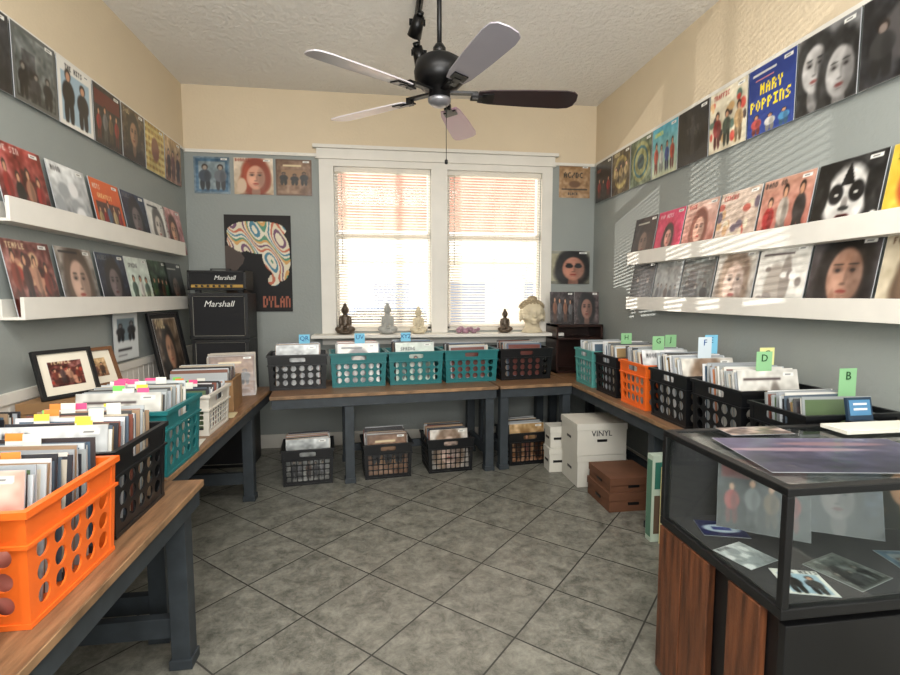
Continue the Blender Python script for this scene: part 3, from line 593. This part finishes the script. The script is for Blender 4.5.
# ------------------------------------------------------------ amp stack
TOL=P("amp_tolex",(.04,.04,.045),.5,bump=.2,bscale=300);GRL=P("amp_grille",(.11,.11,.12),.85,bump=.3,bscale=400);GLD=P("amp_gold",(.65,.52,.28),.35,metal=.8);WPT=P("white_lettering",(.9,.9,.88),.5)
PIP=P("white_piping",(.55,.54,.5),.5)
def cab(x0,x1,y0,y1,z0,z1,name="speaker_cabinet",tx=.06):
    mb=MB();mb.box(x0,x1,y0+.02,y1,z0,z1,0);f=.025
    mb.box(x0,x0+f,y0,y0+.02,z0,z1,0);mb.box(x1-f,x1,y0,y0+.02,z0,z1,0);mb.box(x0+f,x1-f,y0,y0+.02,z0,z0+f,0);mb.box(x0+f,x1-f,y0,y0+.02,z1-f,z1,0)
    mb.box(x0+f,x1-f,y0+.012,y0+.02,z0+f,z1-f,1)
    for s_ in((x0+f,x1-f,z0+f,z0+f+.004),(x0+f,x1-f,z1-f-.004,z1-f),(x0+f,x0+f+.004,z0+f,z1-f),(x1-f-.004,x1-f,z0+f,z1-f)):
        mb.box(s_[0],s_[1],y0+.006,y0+.012,s_[2],s_[3],4)
    for q in(x0,x1-.03):
        for z in(z0,z1-.03): mb.box(q-.002,q+.032,y0-.002,y0+.03,z,z+.03,3)
    o=mb.obj(name,[TOL,GRL,GLD,BLK,PIP],bevel=.004)
    if tx: text("Marshall",tx,((x0+x1)/2,y0+.008,z1-f-.085),(H90,0,0),WPT,parent=o,shear=.3)
    return o
ax0,ax1=-1.545,-1.08
cab(ax0+.02,ax1,4.32,4.62,.0,.54,tx=0);cab(ax0+.02,ax1,4.32,4.62,.543,1.085,tx=0)
cab(ax0+.01,ax1,4.32,4.62,1.088,1.465,tx=.07)
mb=MB();x0,x1,y0,y1,z0,z1=ax0,ax1-.01,4.33,4.58,1.49,1.65
mb.box(x0,x1,y0+.015,y1,z0,z1,0);mb.box(x0,x1,y0,y0+.015,z0,z0+.015,0);mb.box(x0,x1,y0,y0+.015,z1-.015,z1,0);mb.box(x0,x0+.02,y0,y0+.015,z0,z1,0);mb.box(x1-.02,x1,y0,y0+.015,z0,z1,0)
mb.box(x0+.025,x1-.025,y0+.006,y0+.014,z0+.02,z0+.045,2);mb.box(x0+.025,x1-.025,y0+.01,y0+.014,z0+.055,z1-.02,1)
for i in range(7): mb.cyl((x0+.07+i*.045,y0+.006,z0+.033),(x0+.07+i*.045,y0-.012,z0+.033),.009,3,12)
for q in(x0+.04,x1-.08): mb.box(q,q+.04,y0+.05,y0+.09,z0-.022,z0,3)
mb.box((x0+x1)/2-.08,(x0+x1)/2+.08,y0+.1,y0+.13,z1+.012,z1+.02,3)
for q in(-.08,.07): mb.box((x0+x1)/2+q,(x0+x1)/2+q+.01,y0+.1,y0+.13,z1,z1+.02,3)
hd=mb.obj("guitar_amplifier_head",[TOL,GRL,GLD,BLK],bevel=.003)
text("Marshall",.05,((x0+x1)/2+.06,y0+.008,z0+.085),(H90,0,0),WPT,parent=hd,shear=.3)
# ------------------------------------------------------------ statues
BRZ=P("bronze",(.32,.27,.22),.4,metal=.3,var=.3,scale=30);GST=P("grey_stone",(.62,.62,.60),.7,var=.15,scale=20);CRS=P("cream_stone",(.80,.75,.64),.65,var=.15,scale=14)
def seated(name,loc,s,mat,sx=.70,sz_=1.12):
    mb=MB()
    mb.ell((0,0,.12*s),(.75*s,.55*s,.14*s));mb.ell((0,.02*s,.0+.55*s),(.36*s,.26*s,.45*s));mb.ell((0,.02*s,.85*s),(.46*s,.22*s,.2*s))
    for q in(-1,1):
        mb.ell((q*.45*s,-.18*s,.28*s),(.42*s,.3*s,.17*s));mb.ell((q*.42*s,0,.68*s),(.14*s,.15*s,.32*s));mb.ell((q*.26*s,-.26*s,.45*s),(.22*s,.14*s,.1*s))
        mb.ell((q*.28*s,0,1.28*s),(.06*s,.06*s,.13*s))
    mb.ell((0,0,1.08*s),(.17*s,.13*s,.14*s));mb.ell((0,-.02*s,1.3*s),(.29*s,.22*s,.27*s));mb.ell((0,.02*s,1.56*s),(.16*s,.12*s,.12*s))
    mb.ell((0,-.24*s,1.28*s),(.04*s,.04*s,.06*s));mb.ell((0,-.42*s,.36*s),(.17*s,.12*s,.06*s))
    return mb.obj(name,[mat],loc=loc,remesh=.045*s,scale=(sx,.9,sz_))
sz=1.086
sc=.155
seated("buddha_statue",(-.32,4.73,sz),sc,BRZ);seated("buddha_statue",(.07,4.73,sz),sc,GST);seated("buddha_statue",(.36,4.73,sz),sc*.88,CRS)
seated("buddha_statue",(1.20,4.73,sz),sc*.8,BRZ)
e=empty("buddha_head_bust",(1.475,4.735,sz));e.scale=(1.25,.92,1.0)
mb=MB();s=.19
mb.lathe([(.45*s,0),(.42*s,.1*s),(.30*s,.3*s),(.30*s,.6*s)],20)
mb.ell((0,0,1.0*s),(.50*s,.52*s,.62*s));mb.ell((0,-.08*s,.72*s),(.34*s,.38*s,.3*s))
mb.ell((0,-.52*s,.92*s),(.07*s,.09*s,.17*s));mb.ell((0,-.56*s,.82*s),(.10*s,.07*s,.06*s))
mb.ell((0,-.46*s,.66*s),(.15*s,.06*s,.035*s));mb.ell((0,-.45*s,.60*s),(.12*s,.06*s,.035*s));mb.ell((0,-.40*s,.48*s),(.13*s,.08*s,.08*s))
for q in(-1,1):
    mb.ell((q*.19*s,-.45*s,1.0*s),(.12*s,.06*s,.05*s));mb.ell((q*.19*s,-.45*s,1.12*s),(.15*s,.07*s,.03*s));mb.ell((q*.5*s,0,.85*s),(.06*s,.12*s,.34*s));mb.ell((q*.3*s,-.3*s,.78*s),(.14*s,.14*s,.14*s))
mb.obj("head",[CRS],parent=e,remesh=.008)
mb=MB();rs=random.Random(3)
mb.ell((0,.10*s,1.26*s),(.51*s,.46*s,.42*s));mb.ell((0,.05*s,1.68*s),(.22*s,.22*s,.20*s))
for j in range(7):
    th=.15+j*.22
    for i in range(int(6+16*math.sin(th))):
        ph=2*math.pi*i/int(6+16*math.sin(th))+j*.2;x,y,z=math.sin(th)*math.cos(ph),math.sin(th)*math.sin(ph),math.cos(th)
        if y<-.2 and z<.5: continue
        mb.ell((x*.51*s,.10*s+y*.46*s,1.26*s+z*.42*s),(.055*s,.055*s,.055*s),n=8)
mb.obj("hair_curls",[P("worn_gold_stone",(.62,.56,.45),.6,var=.25,scale=20)],parent=e)
mb=MB()
for i in range(9):
    q=i/8;mb.ell((-.09+.18*q,math.sin(i*2.1)*.02,.03+.012*math.sin(i*1.7)),(.032*(1-.4*q),.035,.03*(1-.3*q)),n=12)
mb.obj("pink_crystal_cluster",[P("pink_quartz",(.62,.48,.54),.3,var=.3,scale=40)],loc=(.84,4.72,sz-.002))
# ------------------------------------------------------------ corner shelf
mb=MB();x0,x1,y0,y1,z0,z1=1.64,2.10,4.50,4.80,TH+.001,1.17
mb.box(x0,x1,y0,y1,z1-.02,z1);mb.box(x0,x1,y0,y1,z0,z0+.02);mb.box(x0,x0+.02,y0,y1,z0,z1);mb.box(x1-.02,x1,y0,y1,z0,z1);mb.box(x0,x1,y1-.01,y1,z0,z1);mb.box(x0,x1,y0,y1,z1-.14,z1-.125)
mb.obj("small_black_shelf",[P("dark_mahogany",(.16,.08,.06),.35,var=.3)])
panel("record_album",getart('pix1'),.24,.31,(1.735,4.6,1.172),(-.1,0,.0));panel("record_album",getart('pix2'),.24,.31,(1.98,4.6,1.172),(-.1,0,-.08))
# ------------------------------------------------------------ left wall small things
def frame(name,k,w,h,loc,rot,fm,mat_w=.04,fw=.018,bgc=(.85,.82,.75)):
    e=empty(name,loc,rot);mb=MB()
    mb.box(-w/2,w/2,-.012,.008,0,fw);mb.box(-w/2,w/2,-.012,.008,h-fw,h);mb.box(-w/2,-w/2+fw,-.012,.008,fw,h-fw);mb.box(w/2-fw,w/2,-.012,.008,fw,h-fw)
    mb.box(-w/2+fw,w/2-fw,0,.008,fw,h-fw,1)
    mb.obj("frame",[fm,P("mat_board_%s"%k,bgc,.8)],parent=e)
    mt=fw+mat_w
    panel("picture",art(A[k],40,False,5),w-2*mt,h-2*mt,(0,-.002,mt),(0,0,0),parent=e,t=.0015)
    return e
cbox("cardboard_box",-1.66,-1.36,2.52,3.05,TH+.001,.95,P("kraft_cardboard",(.55,.42,.28),.8))
frame("picture_frame",'collage',.27,.24,(-1.50,2.66,.953),(-.3,0,H90-.5),BLK)
frame("picture_frame",'sepia',.25,.22,(-1.50,2.92,.953),(-.35,0,H90-.4),P("wood_frame",(.4,.26,.15),.5))
panel("wall_print",art([('bg',(.82,.84,.84)),('r',.15,.4,.85,.85,(.45,.52,.55)),('people',2,.4,.4,[dg],gy),('r',.15,.2,.7,.24,dg),('r',.15,.1,.5,.13,gy)],40,False),.32,.32,(XL+.03,3.60,1.02),(0,0,H90),mat=VM)
frame("framed_dark_print",'brown',.34,.62,(-1.50,3.98,TH+.002),(-.2,0,H90-.25),BLK,.03,.014,(.08,.07,.07))
e=empty("wooden_record_box",(-1.14,3.42,TH+.001),(0,0,.1));mb=MB()
mb.box(-.2,.2,-.16,-.145,0,.2);mb.box(-.2,.2,.145,.16,0,.2);mb.box(-.2,-.185,-.145,.145,0,.2);mb.box(.185,.2,-.145,.145,0,.2);mb.box(-.19,.19,-.15,.15,0,.012)
mb.obj("box",[P("light_wood",(.55,.42,.28),.6,var=.2)],parent=e)
rb=MB();rs=random.Random(4)
for i in range(24): rb.box(-.165,.165,-.135+i*.011,-.13+i*.011,.013,.25+rs.uniform(-.01,.03),0,rs.choice(mixd+[(.3,.2,.15),(.5,.35,.3)]))
rb.obj("vinyl_records",[VC],parent=e)
e=empty("record_pile",(-1.10,3.90,TH+.001),(0,0,.25));rb=MB()
for i in range(16): 
    M=Matrix.Translation((rs.uniform(-.01,.01),-.1+i*.014,0))@Matrix.Rotation(-.25,4,'X');rb.box(-.16,.16,0,.006,.0,.29+rs.uniform(-.02,.02),0,rs.choice([(.75,.72,.68),(.3,.26,.22),(.55,.5,.42),(.2,.2,.2)]),M)
rb.obj("vinyl_records",[VC],parent=e)
panel("front_record",getart('brownbox'),.31,.3,(0,-.115,.0),(-.25,0,0),parent=e)
mb=MB()
for i,(x,y,r_,c) in enumerate(((-.96,2.60,.1,(.85,.84,.8)),(-.96,3.19,.1,(.8,.75,.6)))):
    mb.box(-.07,.07,-.07,.07,0,.002,0,c,Matrix.Translation((x,y,TH+.0005))@Matrix.Rotation(r_,4,'Z'))
mb.obj("paper_flyers",[VM])
# ------------------------------------------------------------ display case
e=empty("glass_display_case",(0,0,0))
DK=P("black_painted_wood",(.07,.07,.075),.4,var=.2,scale=6);PLK=P("reddish_plank",(.38,.22,.13),.45,var=.6,scale=5,stretch=(9,9,.8),bump=.3)
GL=glassmat("case_glass",(.95,.98,.97))
x0,x1,y0,y1=1.04,2.08,1.12,1.70;zb,zt=.62,.95
mb=MB()
mb.box(x0+.03,x1,y0+.03,y1-.02,.0,zb-.03,0)
mb.box(x0,x1,y0,y1,zb-.03,zb,0)
f=.022
for x in(x0,x1-f):
    for y in(y0,y1-f): mb.box(x,x+f,y,y+f,zb,zt-f,0)
z=zt-f
mb.box(x0,x1,y0,y0+f+.01,z,zt,0);mb.box(x0,x1,y1-f-.01,y1,z,zt,0);mb.box(x0,x0+f+.01,y0+f,y1-f,z,zt,0);mb.box(x1-f,x1,y0+f,y1-f,z,zt,0)
mb.box(x0+.02,x1-.02,y0+.004,y0+.03,.02,zb-.05,0)
mb.obj("case_frame",[DK],parent=e,bevel=.003)
mb=MB();mb.box(x0+f,x1-f,y1-.03,y1-.02,zb,zt-f);mb.box(x0+f,x1-f,y0+f,y1-.03,zb,zb+.003)
mb.obj("case_lining",[P("case_felt",(.20,.19,.20),.9)],parent=e)
mb=MB()
mb.box(x0+.008,x0+.013,y0+f,y1-f,zb,zt-f);mb.box(x0+f,x1-f,y0+.008,y0+.013,zb,zt-f)
mb.obj("glass_panes",[GL],parent=e)
mb=MB();mb.box(x0+f+.01,x1-f,y0+f+.01,y1-f-.01,zt-.012,zt-.004);mb.obj("glass_top",[GL],parent=e)
mb=MB()
for a0,a1 in((1.56,1.70),(1.415,1.555),(1.195,1.325)):
    mb.box(x0+.0,x0+.028,a0,a1,.02,zb-.035,0)
mb.obj("plank_doors",[PLK,DK],parent=e,bevel=.004)
panel("album_inside",getart('redband'),.28,.27,(1.30,1.50,zb+.004),(-.3,0,-.6),parent=e)
panel("album_inside",getart('navy'),.26,.26,(1.56,1.46,zb+.004),(-.3,0,-.5),parent=e)
panel("album_inside",getart('brown'),.26,.26,(1.84,1.46,zb+.004),(-.3,0,-.2),parent=e)
def flat(k,w,h,x,y,z,r_,N=40,ops=None,mat=None,name="flat_print",par=None):
    C=art(ops or A[k],N,False,3);return panel(name,C,w,h,(x,y,z),(-H90,0,r_),parent=par,t=.0015,mat=mat)
flat('navy',.15,.12,1.17,1.50,zb+.006,-.3,par=e,ops=[('bg',(.1,.12,.3)),('s',.5,.5,.4,.25,(.75,.8,.85)),('r',.3,.4,.7,.6,(.15,.2,.5))])
flat('suits',.13,.13,1.18,1.16,zb+.006,-.3,par=e);flat('greyphoto',.16,.16,1.40,1.18,zb+.006,.3,par=e);flat('palegrey',.13,.13,1.16,1.32,zb+.006,.3,par=e);flat('blueframe',.16,.16,1.62,1.18,zb+.006,-.2,par=e)
sky=[('g',(.10,.10,.19),(.34,.31,.42)),('n',.10),('s',.35,.62,.4,.05,(.55,.45,.50)),('s',.75,.42,.3,.035,(.14,.13,.24)),('s',.2,.3,.3,.05,(.11,.11,.2)),('s',.6,.8,.3,.06,(.5,.38,.42))]
flat(None,.60,.34,1.40,1.16,zt+.003,-.16+.0,64,sky,name="poster_on_counter").location=(1.385,1.185,zt+.003)
flat(None,.24,.10,1.36,1.585,zt+.002,-.05,30,[('bg',(.50,.43,.40)),('n',.4),('blobs',14,[(.7,.6,.55),(.25,.2,.22)],.1,.9,.1)],name="flyer_sheet")
mb=MB();mb.box(1.64,2.05,1.53,1.64,zt+.004,zt+.018);mb.box(1.66,2.03,1.54,1.63,zt+.018,zt+.020);mb.box(1.68,1.72,1.55,1.62,zt+.001,zt+.004);mb.box(1.97,2.01,1.55,1.62,zt+.001,zt+.004)
mb.obj("white_folder",[P("offwhite_card",(.86,.85,.80),.6)],bevel=.003)
mb=MB();cx=1.86;M=Matrix.Translation((cx,1.678,zt+.001))@Matrix.Rotation(-.2,4,'X')
mb.box(cx-.055,cx+.055,1.655,1.695,zt+.001,zt+.012,0,(.1,.12,.15));mb.box(-.055,.055,0,.012,0.008,.10,0,(.12,.2,.28),M);mb.box(-.046,.046,-.002,0,.03,.09,0,(.3,.5,.65),M)
mb.box(-.03,.03,-.003,-.002,.05,.058,0,(.85,.85,.85),M);mb.box(-.03,.03,-.003,-.002,.07,.078,0,(.85,.85,.85),M);mb.obj("card_stand",[VC])
# ------------------------------------------------------------ ceiling fan
FX,FY=.315,2.64
e=empty("ceiling_fan",(FX,FY,0));MET=P("fan_black_metal",(.05,.05,.055),.35,metal=.4);NIC=P("satin_nickel",(.6,.6,.62),.35,metal=.7)
mb=MB()
mb.lathe([(.0,ZC),(.07,ZC),(.065,ZC-.05),(.03,ZC-.08)],24);mb.lathe([(.0125,ZC-.06),(.0125,2.65)],16)
mb.lathe([(.02,2.72),(.033,2.70),(.033,2.67),(.02,2.66)],20)
mb.lathe([(.03,2.665),(.08,2.655),(.118,2.63),(.130,2.58),(.125,2.535),(.09,2.50),(.055,2.49),(.055,2.45)],36)
mb.lathe([(.060,2.45),(.058,2.435),(.040,2.418),(.0,2.412)],28,1)
mb.cyl((.035,0,2.44),(.035,0,2.15),.0018,0,6);mb.lathe([(.0,0),(.008,.005),(.008,.022),(.0,.028)],10,M=Matrix.Translation((.035,0,2.125)))
bm=[P("blade_lit_grey",(.56,.54,.57),.35,coat=.3),P("blade_lit_grey2",(.74,.72,.73),.35,coat=.3),P("blade_lit_grey3",(.70,.68,.70),.35,coat=.3),P("blade_walnut",(.17,.11,.12),.4,coat=.3)]  # greys paint window reflection onto brown blades; walnut is the plain blade colour
bmp=P("blade_lit_rose",(.66,.50,.58),.35,coat=.3)  # pinkish lit look of one brown blade, put into its base colour
mb.obj("motor",[MET,NIC],parent=e)
for i in range(5):
    an=math.radians(69+72*i);M=Matrix.Rotation(an,4,'Z')@Matrix.Translation((0,0,2.468))@Matrix.Rotation(math.radians(-12),4,'X')
    b_=MB();r0=.20
    prof=[(r0,.045),(r0+.06,.058),(.45,.070),(.64,.076),(.69,.068),(.712,.046),(.72,.0)]
    pl=prof+[(x,-y) for x,y in prof[:-1]][::-1];n=len(pl)
    vs=[(x,y,.003) for x,y in pl]+[(x,y,-.003) for x,y in pl]
    b_.add(vs,[tuple(range(n))[::-1],tuple(range(n,2*n))]+[(i_,(i_+1)%n,(i_+1)%n+n,i_+n) for i_ in range(n)],0,M=M)
    M2=Matrix.Rotation(an,4,'Z')
    b_.box(.05,.20,-.016,.016,2.478,2.490,1,M=M2);b_.box(.16,.24,-.018,.018,-.012,-.003,1,M=M);b_.box(.22,.28,-.035,.035,-.009,-.003,1,M=M);b_.box(.17,.20,-.016,.016,2.455,2.49,1,M=M2)
    b_.obj("blade_%d"%(i+1),[[bmp,bm[1],bm[2],bm[0],bm[3]][i],MET],parent=e)
mb=MB();tx,ty=.27,3.30
mb.box(tx-.02,tx+.02,ty-.45,ty+.25,ZC-.03,ZC)
for (dx,dy,dz,dirv) in((-.02,-.05,-.18,(-.2,.6,-.6)),(.0,.08,-.30,(.3,.5,-.8))):
    p=Vector((tx+dx,ty+dy,ZC+dz));mb.cyl((tx,ty+dy,ZC-.03),p,.008);d=Vector(dirv).normalized()
    mb.cyl(p-d*.05,p+d*.07,.032,0,18,.045);mb.cyl(p-d*.075,p-d*.05,.022,0,18);mb.box(p.x-.05,p.x+.05,p.y-.008,p.y+.008,p.z-.004,p.z+.03)
mb.obj("track_spotlight",[MET])
# ------------------------------------------------------------ lights
w=bpy.data.worlds.new("World");bpy.context.scene.world=w;w.use_nodes=True;nt=w.node_tree
bg=nt.nodes["Background"];sk_=nt.nodes.new("ShaderNodeTexSky");sk_.sky_type='HOSEK_WILKIE';sk_.turbidity=3;sk_.sun_direction=(.2,-.5,.8)
mxw=nt.nodes.new("ShaderNodeMix");mxw.data_type='RGBA';mxw.inputs[0].default_value=.75;mxw.inputs[7].default_value=(1,.97,.92,1)
nt.links.new(sk_.outputs[0],mxw.inputs[6]);nt.links.new(mxw.outputs[2],bg.inputs[0]);bg.inputs[1].default_value=3.2
def light(name,typ,loc,rot,energy,color=(1,1,1),**kw):
    l=bpy.data.lights.new(name,typ);l.energy=energy;l.color=color
    for k,v in kw.items(): setattr(l,k,v)
    o=bpy.data.objects.new(name,l);bpy.context.collection.objects.link(o);o.location=loc;o.rotation_euler=rot;return o
light("sun","SUN",(0,-5,10),(math.radians(38),0,math.radians(12)),2.8,(1,.96,.91),angle=.01)
src=Vector((-4.6,9.6,.75));d=Vector((.9,4.85,1.65))-src
light("reflected_sunbeam","SPOT",src,d.to_track_quat('-Z','Y').to_euler(),5800,(1,.95,.87),spot_size=math.radians(26),shadow_soft_size=.03)
light("added_fill_top","AREA",(.2,.3,ZC-.03),(0,0,0),115,(1,.985,.96),shape='RECTANGLE',size=2.4,size_y=1.6)  # added overhead fill, no fixture modelled; brightens the room
light("added_fill_back","AREA",(.2,-1.3,1.9),(math.radians(95),0,0),90,(1,.99,.97),shape='RECTANGLE',size=2.6,size_y=2.0)  # added front fill from behind the camera, not a fixture
light("added_fill_up","AREA",(.2,-.3,2.0),(math.radians(150),0,0),85,(1,.98,.95),shape='RECTANGLE',size=2.4,size_y=1.2)  # added upward fill to brighten the ceiling, no floor lamp there
# ------------------------------------------------------------ camera
cd=bpy.data.cameras.new("camera");cd.sensor_width=36;cd.lens=20.0;cd.clip_start=.02
co=bpy.data.objects.new("camera",cd);bpy.context.collection.objects.link(co);co.location=(0,0,1.45)
co.rotation_euler=(H90-math.atan(42.5/500),0,-math.atan(70/500))
sc_=bpy.context.scene;sc_.camera=co
sc_.view_settings.view_transform='Standard';sc_.view_settings.exposure=0.0
